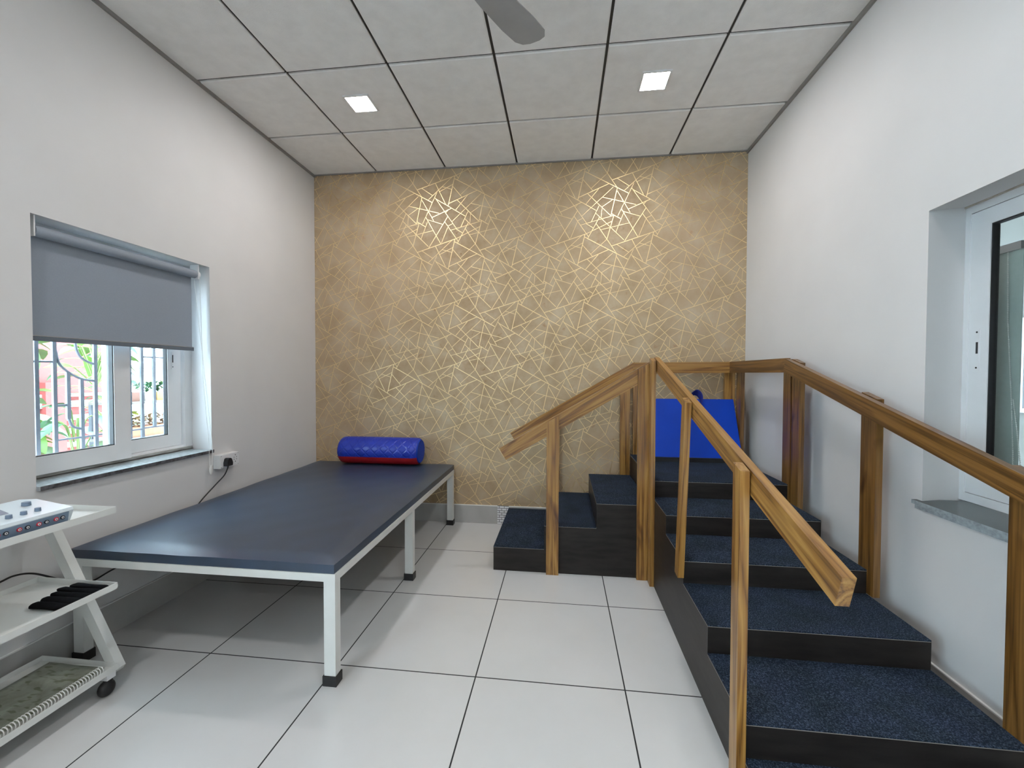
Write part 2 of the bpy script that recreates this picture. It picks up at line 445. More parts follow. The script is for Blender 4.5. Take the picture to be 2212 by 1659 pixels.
# ------------------------------------------------------------------ ceiling lights
NAMES = {(-1.15, -.87): 'lit square LED panel above the bed, left one of the two in view',
         (.65, -.87): 'lit square LED panel above the stairs, right one of the two in view'}
first = None
for (x, y) in LIGHTS:
    t = thing('ceiling_light', NAMES.get((x, y), 'lit square LED panel in the ceiling behind the camera'), 'ceiling light', (x, y, H), 'square LED ceiling lights')
    bm = bmesh.new(); a, b_ = .083, .071
    for z0, z1, e0, e1 in ((H, H - .006, a, a - .002),):
        o1 = [bm.verts.new((x + sx * a, y + sy * a, H)) for sx, sy in ((-1, -1), (1, -1), (1, 1), (-1, 1))]
        o2 = [bm.verts.new((x + sx * (a - .002), y + sy * (a - .002), H - .008)) for sx, sy in ((-1, -1), (1, -1), (1, 1), (-1, 1))]
        o3 = [bm.verts.new((x + sx * b_, y + sy * b_, H - .008)) for sx, sy in ((-1, -1), (1, -1), (1, 1), (-1, 1))]
        o4 = [bm.verts.new((x + sx * b_, y + sy * b_, H - .003)) for sx, sy in ((-1, -1), (1, -1), (1, 1), (-1, 1))]
        for P, Q in ((o1, o2), (o2, o3), (o3, o4)):
            for k in range(4): bm.faces.new((P[k], P[(k + 1) % 4], Q[(k + 1) % 4], Q[k]))
    link('frame', bm, M['upvc'], t)
    bx('diffuser', x - b_ + .0005, x + b_ - .0005, y - b_ + .0005, y + b_ - .0005, H - .006, H - .0035, M['led'], t)

# ------------------------------------------------------------------ ceiling fan
fx, fy, fz = -.292, -2.070, 2.655
t = thing('ceiling_fan', 'grey ceiling fan with three blades, hanging at the top of the view', 'fan', (fx, fy, H))
bm = bmesh.new(); cyl(bm, (fx, fy, H), (fx, fy, H - .055), .055, .04, 24); link('canopy', bm, M['fan'], t, smooth=True)
bm = bmesh.new(); cyl(bm, (fx, fy, H - .05), (fx, fy, fz + .06), .012, n=14); link('downrod', bm, M['fan'], t, smooth=True)
bm = bmesh.new()
cyl(bm, (fx, fy, fz + .07), (fx, fy, fz + .045), .05, .115, 28); cyl(bm, (fx, fy, fz + .045), (fx, fy, fz - .02), .115, .12, 28)
cyl(bm, (fx, fy, fz - .02), (fx, fy, fz - .05), .12, .06, 28); link('motor', bm, M['fan'], t, smooth=True)
for k, a in enumerate((57, 177, 297)):
    bm = bmesh.new(); ca, sa = math.cos(R(a)), math.sin(R(a))
    prof = [(.10, .035), (.16, .055), (.28, .072), (.42, .082), (.50, .078), (.528, .058), (.538, .025)]
    def W(r, s, z):
        return (fx + r * ca - s * sa, fy + r * sa + s * ca, fz + z)
    up, lo = [], []
    pts = [(r, -h) for r, h in prof] + [(r, h) for r, h in prof[::-1]]
    A_ = [bm.verts.new(W(r, s, .006 + s * .2)) for r, s in pts]; B_ = [bm.verts.new(W(r, s, .002 + s * .2)) for r, s in pts]
    bm.faces.new(A_); bm.faces.new(B_[::-1])
    for i in range(len(pts)): bm.faces.new((A_[i], A_[(i + 1) % len(pts)], B_[(i + 1) % len(pts)], B_[i]))
    link('blade', bm, M['fan'], t)

exec_marker = 0

# ------------------------------------------------------------------ training staircase
SX0, SX1 = .665, 1.412          # main flight, x range
SYF, SYB = -.820, -.055         # side flight, y range
NOSE = [-.868, -1.185, -1.502, -1.820, -2.136, -2.453]
MZ = [.617, .518, .418, .316, .211, .107]
AX = [-.305, .017, .339, .660]
AZ = [.152, .300, .453]
st = thing('training_staircase', 'dark carpeted physiotherapy corner staircase with varnished wooden handrails', 'staircase', (.665, -.868, 0))
CT = .005
def carcass(name, pts, axis, a0, a1): 
    bm = bmesh.new(); prism(bm, pts, axis, a0, a1); return link(name, bm, M['lam'], st, bevel=.0012, segs=1)
p = [(AX[0], 0)]
for k in range(3): p += [(AX[k], AZ[k] - CT), (AX[k + 1], AZ[k] - CT)]
p += [(AX[3], 0)]
carcass('side_flight', p, 'y', SYF, SYB)
p = [(NOSE[5], 0)]
for k in range(5, 0, -1): p += [(NOSE[k], MZ[k] - CT), (NOSE[k - 1], MZ[k] - CT)]
p += [(NOSE[0], 0)]
carcass('main_flight', p, 'x', SX0, SX1)
bm = bmesh.new(); box(bm, AX[3] + .0005, SX1, NOSE[0] + .0005, SYB, 0, MZ[0] - CT); link('platform', bm, M['lam'], st)
def tread(name, x0, x1, y0, y1, z, front, side):
    bm = bmesh.new(); box(bm, x0, x1, y0, y1, z - CT, z)
    o = link(name, bm, M['carpet'], st, bevel=.0015, segs=2)
    e = bmesh.new(); w = .0011          # pale edge band under the carpet on the visible edges
    zz0, zz1 = z - CT - .0016, z - CT
    if front == 'y': box(e, x0 - w, x1 + w, y0 - w, y0 + .001, zz0, zz1)
    if front == 'x': box(e, x0 - w, x0 + .001, y0, y1, zz0, zz1)
    if side == 'x': box(e, x0 - w, x0 + .001, y0, y1, zz0, zz1)
    if side == 'y': box(e, x0 - w, x1, y0 - w, y0 + .001, zz0, zz1)
    link('edge_band', e, M['edge'], o)
for k in range(3): tread('tread', AX[k], AX[k + 1] - .001, SYF, SYB, AZ[k], 'x', 'y')
for k in range(5, 0, -1): tread('tread', SX0, SX1, NOSE[k], NOSE[k - 1] - .001, MZ[k], 'y', 'x')
tread('landing_carpet', AX[3], SX1, NOSE[0], SYB, MZ[0], 'y', 'x')

PT = .027
def post(x0, x1, y0, y1, z0, z1, slope_x=0, slope_y=0, lean=0, wd='teak'):
    """z1 is the height at the middle of the post head"""
    wide_x = (x1 - x0) > (y1 - y0)
    cx, cy = (x0 + x1) / 2, (y0 + y1) / 2
    if wide_x: return beam('post', (cx, cy, z0), (cx, cy, z1), (1, 0, 0), x1 - x0, y1 - y0, M[wd], st, 0, slope_x, .004)
    return beam('post', (cx, cy, z0), (cx, cy - lean, z1), (0, 1, 0), y1 - y0, x1 - x0, M[wd], st, 0, slope_y, .004)
def rail(p0, p1, w, t=PT, cut0=0, cut1=0, wd='teak'):
    """p0, p1: middle of the top edge"""
    p0, p1 = Vector(p0), Vector(p1); d = (p1 - p0).normalized()
    z = (Vector((0, 0, 1)) - d * d.z).normalized()
    return beam('handrail', p0 - z * w / 2, p1 - z * w / 2, (0, 0, 1), w, t, M[wd], st, cut0, cut1, .006)
ZL = lambda y: 1.3435 + .2955 * (y + .868)       # left rail of the main flight
ZR = lambda y: 1.3400 + .2943 * (y + .868)       # right rail of the main flight
ZA = lambda x: 1.334 + .5940 * (x - .669)        # rails of the side flight
xl, xr = SX0 + .004 + PT / 2, SX1 - PT / 2 - .002
# main flight, wall side
rail((xr, -2.62, ZR(-2.62)), (xr, -.880, ZR(-.880)), .076, wd='teak_shaded')
rail((xr, -.880, 1.341), (xr, -.085, 1.344), .082, wd='teak_shaded')
# main flight, room side
rail((xl, -2.547, ZL(-2.547)), (xl, -.848, ZL(-.848)), .070)
# side flight front and back
yf, yb = SYF + PT / 2 + .001, SYB - PT / 2 - .001
rail((-.270, yf, ZA(-.270)), (.660, yf, ZA(.660)), .084)
rail((-.290, yb, ZA(-.275)), (.672, yb, ZA(.675)), .080, cut1=.25)
rail((.672, yb, 1.339), (1.416, yb, 1.345), .084)
# posts: side flight
yp0, yp1 = SYF - PT, SYF - .0005
post(.030, .106, yp0, yp1, 0, ZA(.068) - .008, slope_x=.594)
post(.578, .652, yp0, yp1, 0, ZA(.615) - .004, slope_x=.594)
post(.030, .106, SYB + .0005, SYB + PT, 0, ZA(.068) - .008, slope_x=.594)
post(.580, .655, SYB + .0005, SYB + PT, 0, ZA(.617) - .012, slope_x=.594)
post(.680, .752, SYB + .0005, SYB + PT, 0, 1.328)
post(1.362, 1.436, SYB + .0005, SYB + PT, 0, 1.330)
# posts: main flight, room side (outside of the carcass)
px0, px1 = SX0 - PT, SX0 - .0005
post(px0 + .002, px1, -.918, -.856, 0, ZL(-.887) - .004, slope_y=.2955)
post(px0, px1, -1.512, -1.462, .344, ZL(-1.57) + .0, slope_y=.2955, lean=.085)
post(px0, px1, -2.150, -2.097, 0, ZL(-2.123) + .0, slope_y=.2955)
# posts: main flight, wall side
qx0, qx1 = SX1 + .0005, SX1 + PT
post(qx0, qx1, -.215, -.140, 0, 1.330, wd='teak_shaded')
post(qx0, qx1, -.885, -.803, 0, 1.335, wd='teak_shaded')
post(qx0, qx1, -.974, -.897, 0, ZR(-.935) + .003, slope_y=.2943, wd='teak_shaded')
post(qx0, qx1, -1.540, -1.450, .318, ZR(-1.495) + .003, slope_y=.2943, wd='teak_shaded')
post(qx0, qx1, -2.150, -2.060, 0, ZR(-2.105) - .004, slope_y=.2943, wd='teak_shaded')

# ------------------------------------------------------------------ blue folding mat leaning on the back rail
bmx = thing('exercise_mat', 'bright blue padded mat standing on the stair landing against the back rail', 'mat', (1.07, -.29, MZ[0]))
p0, p1 = Vector((0, -.292, MZ[0] + .004)), Vector((0, -.112, 1.062))
d = (p1 - p0).normalized(); nrm = Vector((0, d.z, -d.y))       # away from the camera
bm = bmesh.new(); th = .045
prism(bm, [(p0.y, p0.z), (p1.y, p1.z), (p1.y + nrm.y * th, p1.z + nrm.z * th), (p0.y + nrm.y * th, p0.z + nrm.z * th + .0)], 'x', .725, 1.405)
for v in bm.verts:
    if v.co.z > .9 and v.co.x > 1.3: v.co.x -= .0
    if v.co.z > .9: v.co.x = 1.07 + (v.co.x - 1.07) * .99
o = link('cover', bm, M['blue'], bmx, bevel=.012, segs=4, smooth=True)
for v in o.data.vertices:
    if v.co.z < MZ[0] + .001: v.co.z = MZ[0] + .001
bm = bmesh.new()
q0 = p0 - Vector((0, .004, -.016)); 
prism(bm, [(p0.y - .012, MZ[0] + .0005), (p0.y - .012, MZ[0] + .030), (p0.y + .03, MZ[0] + .030), (p0.y + .03, MZ[0] + .0005)], 'x', .722, 1.408)
link('dark_base_strip', bm, M['black'], bmx)
# carrying strap loop on the upper edge
def onmat(x, s, off): 
    q = p0 + d * s - nrm * off; return Vector((x, q.y, q.z))
Lm = (p1 - p0).length
bm = bmesh.new()
def strap(bm, pts, w, wd):
    """flat webbing: pts path, wd width direction"""
    wd = Vector(wd).normalized() * w / 2; prev = None
    for q in pts:
        q = Vector(q); a, b_ = bm.verts.new(q - wd), bm.verts.new(q + wd)
        if prev: bm.faces.new((prev[0], prev[1], b_, a))
        prev = (a, b_)
pts = [onmat(1.02, Lm - .045, .012), onmat(1.05, Lm - .01, .018), onmat(1.085, Lm + .015, .022), onmat(1.115, Lm + .045, .025), onmat(1.14, Lm + .048, .024),
       onmat(1.165, Lm + .022, .022), onmat(1.172, Lm - .02, .014), onmat(1.160, Lm - .06, .010), onmat(1.13, Lm - .09, .006)]
strap(bm, pts, .05, (.3, -.5, 1))
o = link('carry_strap', bm, M['blue_dark'], bmx, smooth=True)
sm = o.modifiers.new('s', 'SUBSURF'); sm.levels = 2; sm.render_levels = 2
so = o.modifiers.new('t', 'SOLIDIFY'); so.thickness = .003
bm = bmesh.new()
c = onmat(1.128, Lm - .085, .0015)
cyl(bm, onmat(1.150, Lm - .082, .001), onmat(1.150, Lm - .082, .002), .020, n=20)
for v in bm.verts: v.co.z = c.z + (v.co.z - onmat(1.150, Lm - .082, .001).z) * .55
def rectmat(bm, x0, x1, s0, s1, off):
    bm.faces.new([bm.verts.new(onmat(x, s, off)) for x, s in ((x0, s0), (x1, s0), (x1, s1), (x0, s1))])
rectmat(bm, 1.090, 1.170, Lm - .165, Lm - .103, .0015)
link('white_print', bm, mat('white_print', (.8, .82, .85), .5), bmx)

# ------------------------------------------------------------------ treatment bed
bx0, bx1, by0, by1 = -1.985, -.765, -1.885, -.040
bed = thing('treatment_bed', 'long white steel treatment bed with a dark navy vinyl mattress', 'bed', ((bx0 + bx1) / 2, -1, 0))
bm = bmesh.new(); zt, zb, tw = .450, .419, .032
box(bm, bx0, bx1, by0, by0 + tw, zb, zt); box(bm, bx0, bx1, by1 - tw, by1, zb, zt)
box(bm, bx0, bx0 + tw, by0 + tw, by1 - tw, zb, zt); box(bm, bx1 - tw, bx1, by0 + tw, by1 - tw, zb, zt)
box(bm, bx0 + tw, bx1 - tw, -1.00, -.97, zb + .004, zt - .002)
link('frame', bm, M['white'], bed, bevel=.0025)
bm = bmesh.new(); box(bm, bx0 + tw, bx1 - tw, by0 + tw, by1 - tw, zt - .006, zt - .001); link('base_board', bm, M['lam'], bed)
for lx, ly in ((bx1 - .050, by0), (bx0 + .020, by0), (bx1 - .050, -1.020), (bx0 + .02, -1.020), (bx1 - .050, by1 - .044), (bx0 + .02, by1 - .044)):
    bm = bmesh.new(); lw, ld = .050, .040
    box(bm, lx + .001, lx + lw - .001, ly + .001, ly + ld, .030, zb)
    lg = link('leg', bm, M['white'], bed, bevel=.003)
    bm = bmesh.new(); box(bm, lx - .004, lx + lw + .004, ly - .004, ly + ld + .004, 0, .040)
    link('rubber_foot', bm, M['black'], lg, bevel=.004)
# mattress: boxed pad, edges rounded, faintly uneven
bm = bmesh.new()
mx0, mx1, my0, my1, mz0, mz1 = bx0 + .004, bx1 - .006, by0 + .004, by1 + .012, zt + .0005, .502
nx, ny = 26, 40
import math as _m
def sup(u): return u
G = {}
for i in range(nx + 1):
    for j in range(ny + 1):
        x = mx0 + (mx1 - mx0) * i / nx; y = my0 + (my1 - my0) * j / ny
        e = min(x - mx0, mx1 - x, y - my0, my1 - y)
        r = .016; dz = 0 if e > r else r - _m.sqrt(max(0, r * r - (r - e) ** 2))
        z = mz1 - dz * .9 + .0016 * _m.sin(7 * x + 3 * y) * _m.sin(5 * y - 2 * x) + .0008 * _m.sin(23 * x) * _m.sin(19 * y)
        G[i, j] = bm.verts.new((x, y, z))
for i in range(nx):
    for j in range(ny): bm.faces.new((G[i, j], G[i + 1, j], G[i + 1, j + 1], G[i, j + 1]))
edge = [(i, 0) for i in range(nx)] + [(nx, j) for j in range(ny)] + [(i, ny) for i in range(nx, 0, -1)] + [(0, j) for j in range(ny, 0, -1)]
low = {}
for k in edge:
    v = G[k].co; low[k] = bm.verts.new((v.x, v.y, mz0))
n_ = len(edge)
for a in range(n_):
    b_ = (a + 1) % n_; bm.faces.new((G[edge[a]], G[edge[b_]], low[edge[b_]], low[edge[a]]))
bm.faces.new([low[k] for k in edge][::-1])
link('mattress', bm, M['vinyl'], bed, smooth=True)

# ------------------------------------------------------------------ bolster
br, byc, bzc = .110, -.130, .505 + .110
bo = thing('bolster', 'round blue vinyl bolster with a red underside, lying at the head of the bed', 'bolster', (-1.37, byc, .503))
n_ = 72
M['red'] = mottled('red_vinyl', (.34, .006, .010), (.40, .009, .012), 5, .4)
m = mat('quilted_blue_vinyl', (.008, .03, .36), .30); n, l, b = nt(m)
mp = mapping(m, (1, 1, 1))
sp = add(m, 'ShaderNodeSeparateXYZ'); l.new(mp.outputs[0], sp.inputs[0])
ws = []
for sgn in (1, -1):
    a = add(m, 'ShaderNodeMath', operation='MULTIPLY_ADD'); a.inputs[1].default_value = sgn * 1.0
    l.new(sp.outputs['Z'], a.inputs[0]); l.new(sp.outputs['X'], a.inputs[2])
    w = add(m, 'ShaderNodeMath', operation='PINGPONG'); w.inputs[1].default_value = .038
    l.new(a.outputs[0], w.inputs[0]); ws.append(w)
mn = add(m, 'ShaderNodeMath', operation='MINIMUM'); l.new(ws[0].outputs[0], mn.inputs[0]); l.new(ws[1].outputs[0], mn.inputs[1])
mr = add(m, 'ShaderNodeMapRange'); mr.inputs['From Max'].default_value = .012; l.new(mn.outputs[0], mr.inputs['Value'])
bump(m, mr.outputs['Result'], .5, .004)
M['quilt'] = m
def arc_shell(name, a0, a1, x0, x1, r, mm, parent, nseg):
    bm = bmesh.new(); pv = None
    xs = [x0 + .0, x0 + .012] + [x0 + (x1 - x0) * k / 12 for k in range(1, 12)] + [x1 - .012, x1]
    for i in range(nseg + 1):
        t = a0 + (a1 - a0) * i / nseg
        row = []
        for k, x in enumerate(xs):
            rr = r - (.012 if k in (0, len(xs) - 1) else (.003 if k in (1, len(xs) - 2) else 0))
            row.append(bm.verts.new((x, byc + rr * math.cos(t), bzc + rr * math.sin(t))))
        if pv:
            for k in range(len(xs) - 1): bm.faces.new((pv[k], pv[k + 1], row[k + 1], row[k]))
        pv = row
    o = link(name, bm, mm, parent, smooth=True)
    return o
bX0, bX1 = -1.690, -1.025
arc_shell('cover', R(262), R(561), bX0, bX1, br, M['quilt'], bo, 64)
arc_shell('red_panel', R(201), R(262), bX0, bX1, br, M['red'], bo, 12)
for xx in (bX0, bX1):
    bm = bmesh.new(); s = -1 if xx == bX0 else 1
    cyl(bm, (xx - s * .004, byc, bzc), (xx + s * .006, byc, bzc), br - .012, br - .020, 48)
    link('end_cap', bm, M['blue'], bo, smooth=True)

# ------------------------------------------------------------------ wall socket and cable
sk = thing('switch_board', 'white socket and switch box on the left wall beside the window', 'socket', (XL, -1.01, .69))
bm = bmesh.new(); box(bm, XL, XL + .040, -1.088, -.935, .655, .738); link('box', bm, M['upvc'], sk, bevel=.004)
bm = bmesh.new(); box(bm, XL + .040, XL + .0445, -1.086, -.937, .657, .736); link('face_plate', bm, M['upvc'], sk, bevel=.002)
M['dark'] = mat('socket_hole', (.02, .02, .02), .6)
xx = XL + .0445
for yy, zz, r in [(-1.079, .731, .002), (-.944, .731, .002), (-1.079, .662, .002), (-.944, .662, .002)]:
    bm = bmesh.new(); cyl(bm, (xx - .0004, yy, zz), (xx + .0008, yy, zz), r, n=10)
    link('screw', bm, M['dark'], sk)
for yy in (-1.000,):
    bx('rocker_switch', xx - .001, xx + .0035, yy - .008, yy + .008, .680, .712, M['upvc'], sk, bevel=.0015)
bm = bmesh.new()
for yy, zz, r in [(-.967, .722, .0032), (-.978, .708, .0025), (-.956, .708, .0025), (-.978, .694, .0025), (-.956, .694, .0025), (-.967, .680, .0032)]:
    cyl(bm, (xx - .0004, yy, zz), (xx + .0006, yy, zz), r, n=12)
link('socket_holes', bm, M['dark'], sk)
cb = thing('power_cable', 'black plug and cable running from the wall socket down behind the bed', 'cable', (XL + .05, -1.045, .69))
bm = bmesh.new()
prism(bm, [(-1.062, .668), (-1.064, .688), (-1.056, .712), (-1.048, .716), (-1.036, .716), (-1.028, .708), (-1.020, .685), (-1.022, .668)], 'x', xx + .0006, xx + .030)
link('plug', bm, M['black'], cb, bevel=.004, segs=3, smooth=True)
bm = bmesh.new()
cx = xx + .012
tube(bm, [(cx, -1.042, .672), (cx, -1.043, .655), (cx - .01, -1.058, .612), (cx - .03, -1.100, .565), (-1.998, -1.180, .505), (-2.000, -1.30, .42), (-1.996, -1.50, .335),
          (-1.994, -1.70, .312), (-1.996, -1.79, .300), (-1.996, -1.87, .335), (-1.995, -1.93, .385), (-1.992, -2.00, .437), (-1.99, -2.06, .456), (-1.985, -2.13, .455), (-1.985, -2.25, .50), (-1.985, -2.32, .62), (-1.972, -2.36, .72), (-1.940, -2.37, .748)], .0037, 8, 8)
link('cord', bm, M['black'], cb, smooth=True)

# ------------------------------------------------------------------ left window
def sash(parent, name, xa, xb, y0, y1, z0, z1, w0, w1, wz0, wz1, sub='glass'):
    """sash with stile widths w0 (at y0), w1 (at y1), rails wz0 (bottom), wz1 (top)"""
    bm = bmesh.new()
    def fr(xa, xb, e):
        pts_o = [(y0, z0), (y1, z0), (y1, z1), (y0, z1)]
        pts_i = [(y0 + w0 - e, z0 + wz0 - e), (y1 - w1 + e, z0 + wz0 - e), (y1 - w1 + e, z1 - wz1 + e), (y0 + w0 - e, z1 - wz1 + e)]
        A = [bm.verts.new((xa, *p)) for p in pts_o]; B = [bm.verts.new((xa, *p)) for p in pts_i]
        C2 = [bm.verts.new((xb, *p)) for p in pts_o]; D = [bm.verts.new((xb, *p)) for p in pts_i]
        for P, Q in ((A, B), (B, D), (D, C2), (C2, A)):
            for i in range(4): bm.faces.new((P[i], P[(i + 1) % 4], Q[(i + 1) % 4], Q[i]))
    fr(xa, xb, 0)
    f = link(name, bm, M['upvc'], parent, bevel=.0035, segs=2)
    xm = (xa + xb) / 2
    bm = bmesh.new()
    for (a0, a1, b0, b1) in ((y0 + w0, y0 + w0 + .004, z0 + wz0, z1 - wz1), (y1 - w1 - .004, y1 - w1, z0 + wz0, z1 - wz1),
                             (y0 + w0, y1 - w1, z0 + wz0, z0 + wz0 + .004), (y0 + w0, y1 - w1, z1 - wz1 - .004, z1 - wz1)):
        box(bm, min(xa, xb) + .004, max(xa, xb) - .004, a0, a1, b0, b1)
    link('gasket', bm, M['black'], f)
    bx(sub, xm - .002, xm + .002, y0 + w0, y1 - w1, z0 + wz0, z1 - wz1, M['glass'], f)
    return f
w1_ = bpy.data.objects.new('window_1', None); col.objects.link(w1_); w1_.location = (-2.17, -1.53, .79); struct(w1_)
bm = bmesh.new(); ya, yb_, za, zb_ = -1.974, -1.084, .778, 1.905
for q in ((ya, yb_, za, .803), (ya, yb_, 1.855, zb_), (ya, ya + .055, .803, 1.855), (yb_ - .052, yb_, .803, 1.855)):
    box(bm, -2.240, -2.158, *q)
box(bm, -2.200, -2.168, ya, yb_, .803, .812)
link('window_frame', bm, M['upvc'], w1_, bevel=.002)
sash(w1_, 'sash', -2.176, -2.205, -1.560, -1.145, .814, 1.860, .085, .083, .070, .07)
sash(w1_, 'sash', -2.136, -2.166, -1.960, -1.478, .800, 1.850, .072, .080, .080, .07)
w4 = bpy.data.objects.new('window_4', None); col.objects.link(w4); w4.location = (-2.17, -4.8, .79); struct(w4)
sash(w4, 'sash', -2.176, -2.205, -5.03, -4.15, .80, 2.35, .06, .06, .06, .06)
sash(w4, 'sash', -2.136, -2.166, -5.85, -4.97, .80, 2.35, .06, .06, .06, .06)
# latch on the far sash
bm = bmesh.new(); box(bm, -2.176, -2.1735, -1.205, -1.188, 1.270, 1.372); lt = link('latch', bm, M['upvc'], w1_, bevel=.001)
bm = bmesh.new(); box(bm, -2.1737, -2.1728, -1.200, -1.194, 1.310, 1.355); cyl(bm, (-2.1737, -1.197, 1.284), (-2.1728, -1.197, 1.284), .003, n=10); link('latch_slot', bm, M['dark'], lt)
M['grime'] = mottled('grimy_track', (.20, .19, .17), (.46, .46, .44), 26, .6, 0, 80, (1, .35, 2))
bx('track', -2.158, -2.150, -1.962, -1.095, .7790, .7985, M['grime'], w1_)
bm = bmesh.new(); box(bm, -2.164, -2.155, -1.0865, -1.080, .79, 1.89); box(bm, -2.158, -2.150, -1.955, -1.09, .7815, .7855)
link('sealant', bm, M['caulk'], w1_)
# stone sills
def sill(name, x0, x1, y0, y1, z0, z1, mm, frontx, me):
    bm = bmesh.new(); box(bm, x0, x1, y0, y1, z0, z1, 0)
    o = link(name, bm, None, mats=[mm, me], bevel=.0015, segs=1)
    for p in o.data.polygons:
        if abs(p.center.x - frontx) < .003 or p.normal.z < -.5: p.material_index = 1
    return struct(o)
sill('window_sill', -2.165, -1.997, -1.965, -1.101, .7605, .7785, M['granite'], -1.997, M['stone_edge'])

# roller blind
rb = thing('roller_blind', 'grey roller blind half lowered in the left window', 'blind', (-2.075, -1.55, 1.85))
xb_, yb0, yb1 = -2.078, -1.935, -1.165
bm = bmesh.new(); cyl(bm, (-2.054, yb0, 1.836), (-2.054, yb1, 1.836), .0235, n=28); link('roller', bm, M['fabric'], rb, smooth=True)
bm = bmesh.new(); n_ = 30
pv = None
for k in range(n_ + 1):
    z = 1.840 - (1.840 - 1.400) * k / n_; x = xb_ + .0015
    row = [bm.verts.new((x + dx, y, z)) for y in (yb0, yb1) for dx in (0, -.0012)]
    if pv:
        for a, b_ in ((0, 2), (3, 1), (2, 3), (1, 0)): bm.faces.new((pv[a], pv[b_], row[b_], row[a]))
    pv = row
link('fabric', bm, M['fabric'], rb)
bm = bmesh.new(); box(bm, xb_ - .006, xb_ + .008, yb0 - .002, yb1 + .006, 1.381, 1.401); link('bottom_bar', bm, M['fabric_dark'], rb, bevel=.002)
bx('bar_trim', xb_ - .004, xb_ + .0082, yb0 - .001, yb1 + .004, 1.4012, 1.4035, M['steel'], rb)
for yy in (yb0 - .010, yb1 + .002):
    bm = bmesh.new()
    box(bm, -2.085, -2.030, yy, yy + .005, 1.808, 1.893); s_y = 1 if yy > -1.5 else 0
    if s_y: cyl(bm, (-2.054, yy + .005, 1.836), (-2.054, yy + .018, 1.836), .0225, n=24)
    link('bracket', bm, M['upvc'], rb, bevel=.001)
def chain(name, pts, parent, r=.0022, step=.0062):
    """ball chain along a polyline"""
    bm = bmesh.new(); P = [Vector(p) for p in pts]; acc = 0
    for a, b_ in zip(P, P[1:]):
        L = (b_ - a).length; s = acc
        while s < L:
            bmesh.ops.create_icosphere(bm, subdivisions=1, radius=r, matrix=Matrix.Translation(a + (b_ - a) * (s / L))); s += step
        acc = s - L
    tube(bm, pts, r * .35, 5, 1)
    return link(name, bm, M['bead'], parent, smooth=True)
xc = -1.990
chain('bead_chain', [(-2.034, yb1 + .014, 1.836), (-2.02, -1.150, 1.2), (xc, -1.146, .80), (xc, -1.144, .685)], rb)
chain('bead_chain', [(-2.074, yb1 + .016, 1.836), (-2.03, -1.125, 1.2), (xc, -1.121, .80), (xc, -1.124, .685)], rb)
bm = bmesh.new(); ball(bm, (xc, -1.134, .662), .012, 20, 14, (.5, 1.0, 2.5))
link('chain_weight', bm, M['bead'], rb, smooth=True)

# security grille outside the window
M['iron'] = mottled('grey_grille_paint', (.10, .11, .13), (.14, .15, .18), 30, .5)
gr = thing('window_grille', 'grey iron security grille with curved bars outside the left window', 'grille', (-2.33, -1.42, .78))
GX = -2.33
for k, (yy, z0, z1) in enumerate([(-1.742, .76, 1.95), (-1.671, .76, 1.95), (-1.615, 1.016, 1.250), (-1.556, .76, 1.217), (-1.492, .76, 1.95), (-1.425, .76, 1.95), (-1.372, .76, 1.95), (-1.315, .76, 1.95),
                        (-1.244, .76, 1.95), (-1.170, .925, 1.95), (-1.100, .76, 1.95), (-1.02, .76, 1.95), (-1.83, .76, 1.95), (-1.90, .76, 1.95)]):
    bx('bar', GX - .006, GX + .006, yy - .008, yy + .008, z0, z1, M['iron'], gr, bevel=.001)
for pts in ([(-1.664, 1.36), (-1.650, 1.293), (-1.611, 1.250), (-1.557, 1.217), (-1.490, 1.204)], [(-1.580, 1.42), (-1.575, 1.365), (-1.549, 1.319), (-1.490, 1.290)],
            [(-1.616, 1.03), (-1.600, .979), (-1.555, .957)]):
    bm = bmesh.new(); tube(bm, [(GX, *p) for p in pts], .006, 8, 6); link('curved_bar', bm, M['iron'], gr, smooth=True)
for y0, y1, z in ((-1.671, -1.615, 1.086), (-1.671, -1.492, .916), (-1.425, -1.315, 1.088), (-1.492, -1.244, .918), (-1.244, -1.100, .922), (-1.244, -1.100, 1.342), (-1.96, -1.671, 1.30), (-1.96, -1.10, 1.90), (-1.96, -1.0, .80)):
    bm = bmesh.new(); cyl(bm, (GX, y0, z), (GX, y1, z), .005, n=10); link('cross_bar', bm, M['iron'], gr, smooth=True)

# ------------------------------------------------------------------ outdoors beyond the left window
M['ground'] = mottled('pale_paving', (.40, .38, .36), (.48, .46, .44), 3, .9)
struct(bx('ground', -16, XL - WT, -12, 10, -.4, -.25, M['ground']))
M['pink'] = mottled('pink_render', (.22, .042, .036), (.26, .055, .045), 3, .8)
M['offwhite'] = mottled('white_render', (.30, .28, .26), (.34, .32, .30), 3, .8)
hb = thing('pink_building', 'pink rendered house wall with white horizontal bands outside the left window', 'building', (-4.7, -.6, -.25))
bx('wall', -6.5, -4.65, -2.4, .42, -.25, 4.2, M['pink'], hb)
for i, (z, hh) in enumerate([(.92, .06), (.79, .05), (.66, .05), (.53, .05), (.40, .05), (1.02, .03)]):
    bx('band', -4.66, -4.60, -2.4, .42 if i != 2 else .30, z, z + hh, M['offwhite'], hb)
bx('pilaster', -4.66, -4.56, -.14, .02, .20, 1.16, M['pink'], hb)

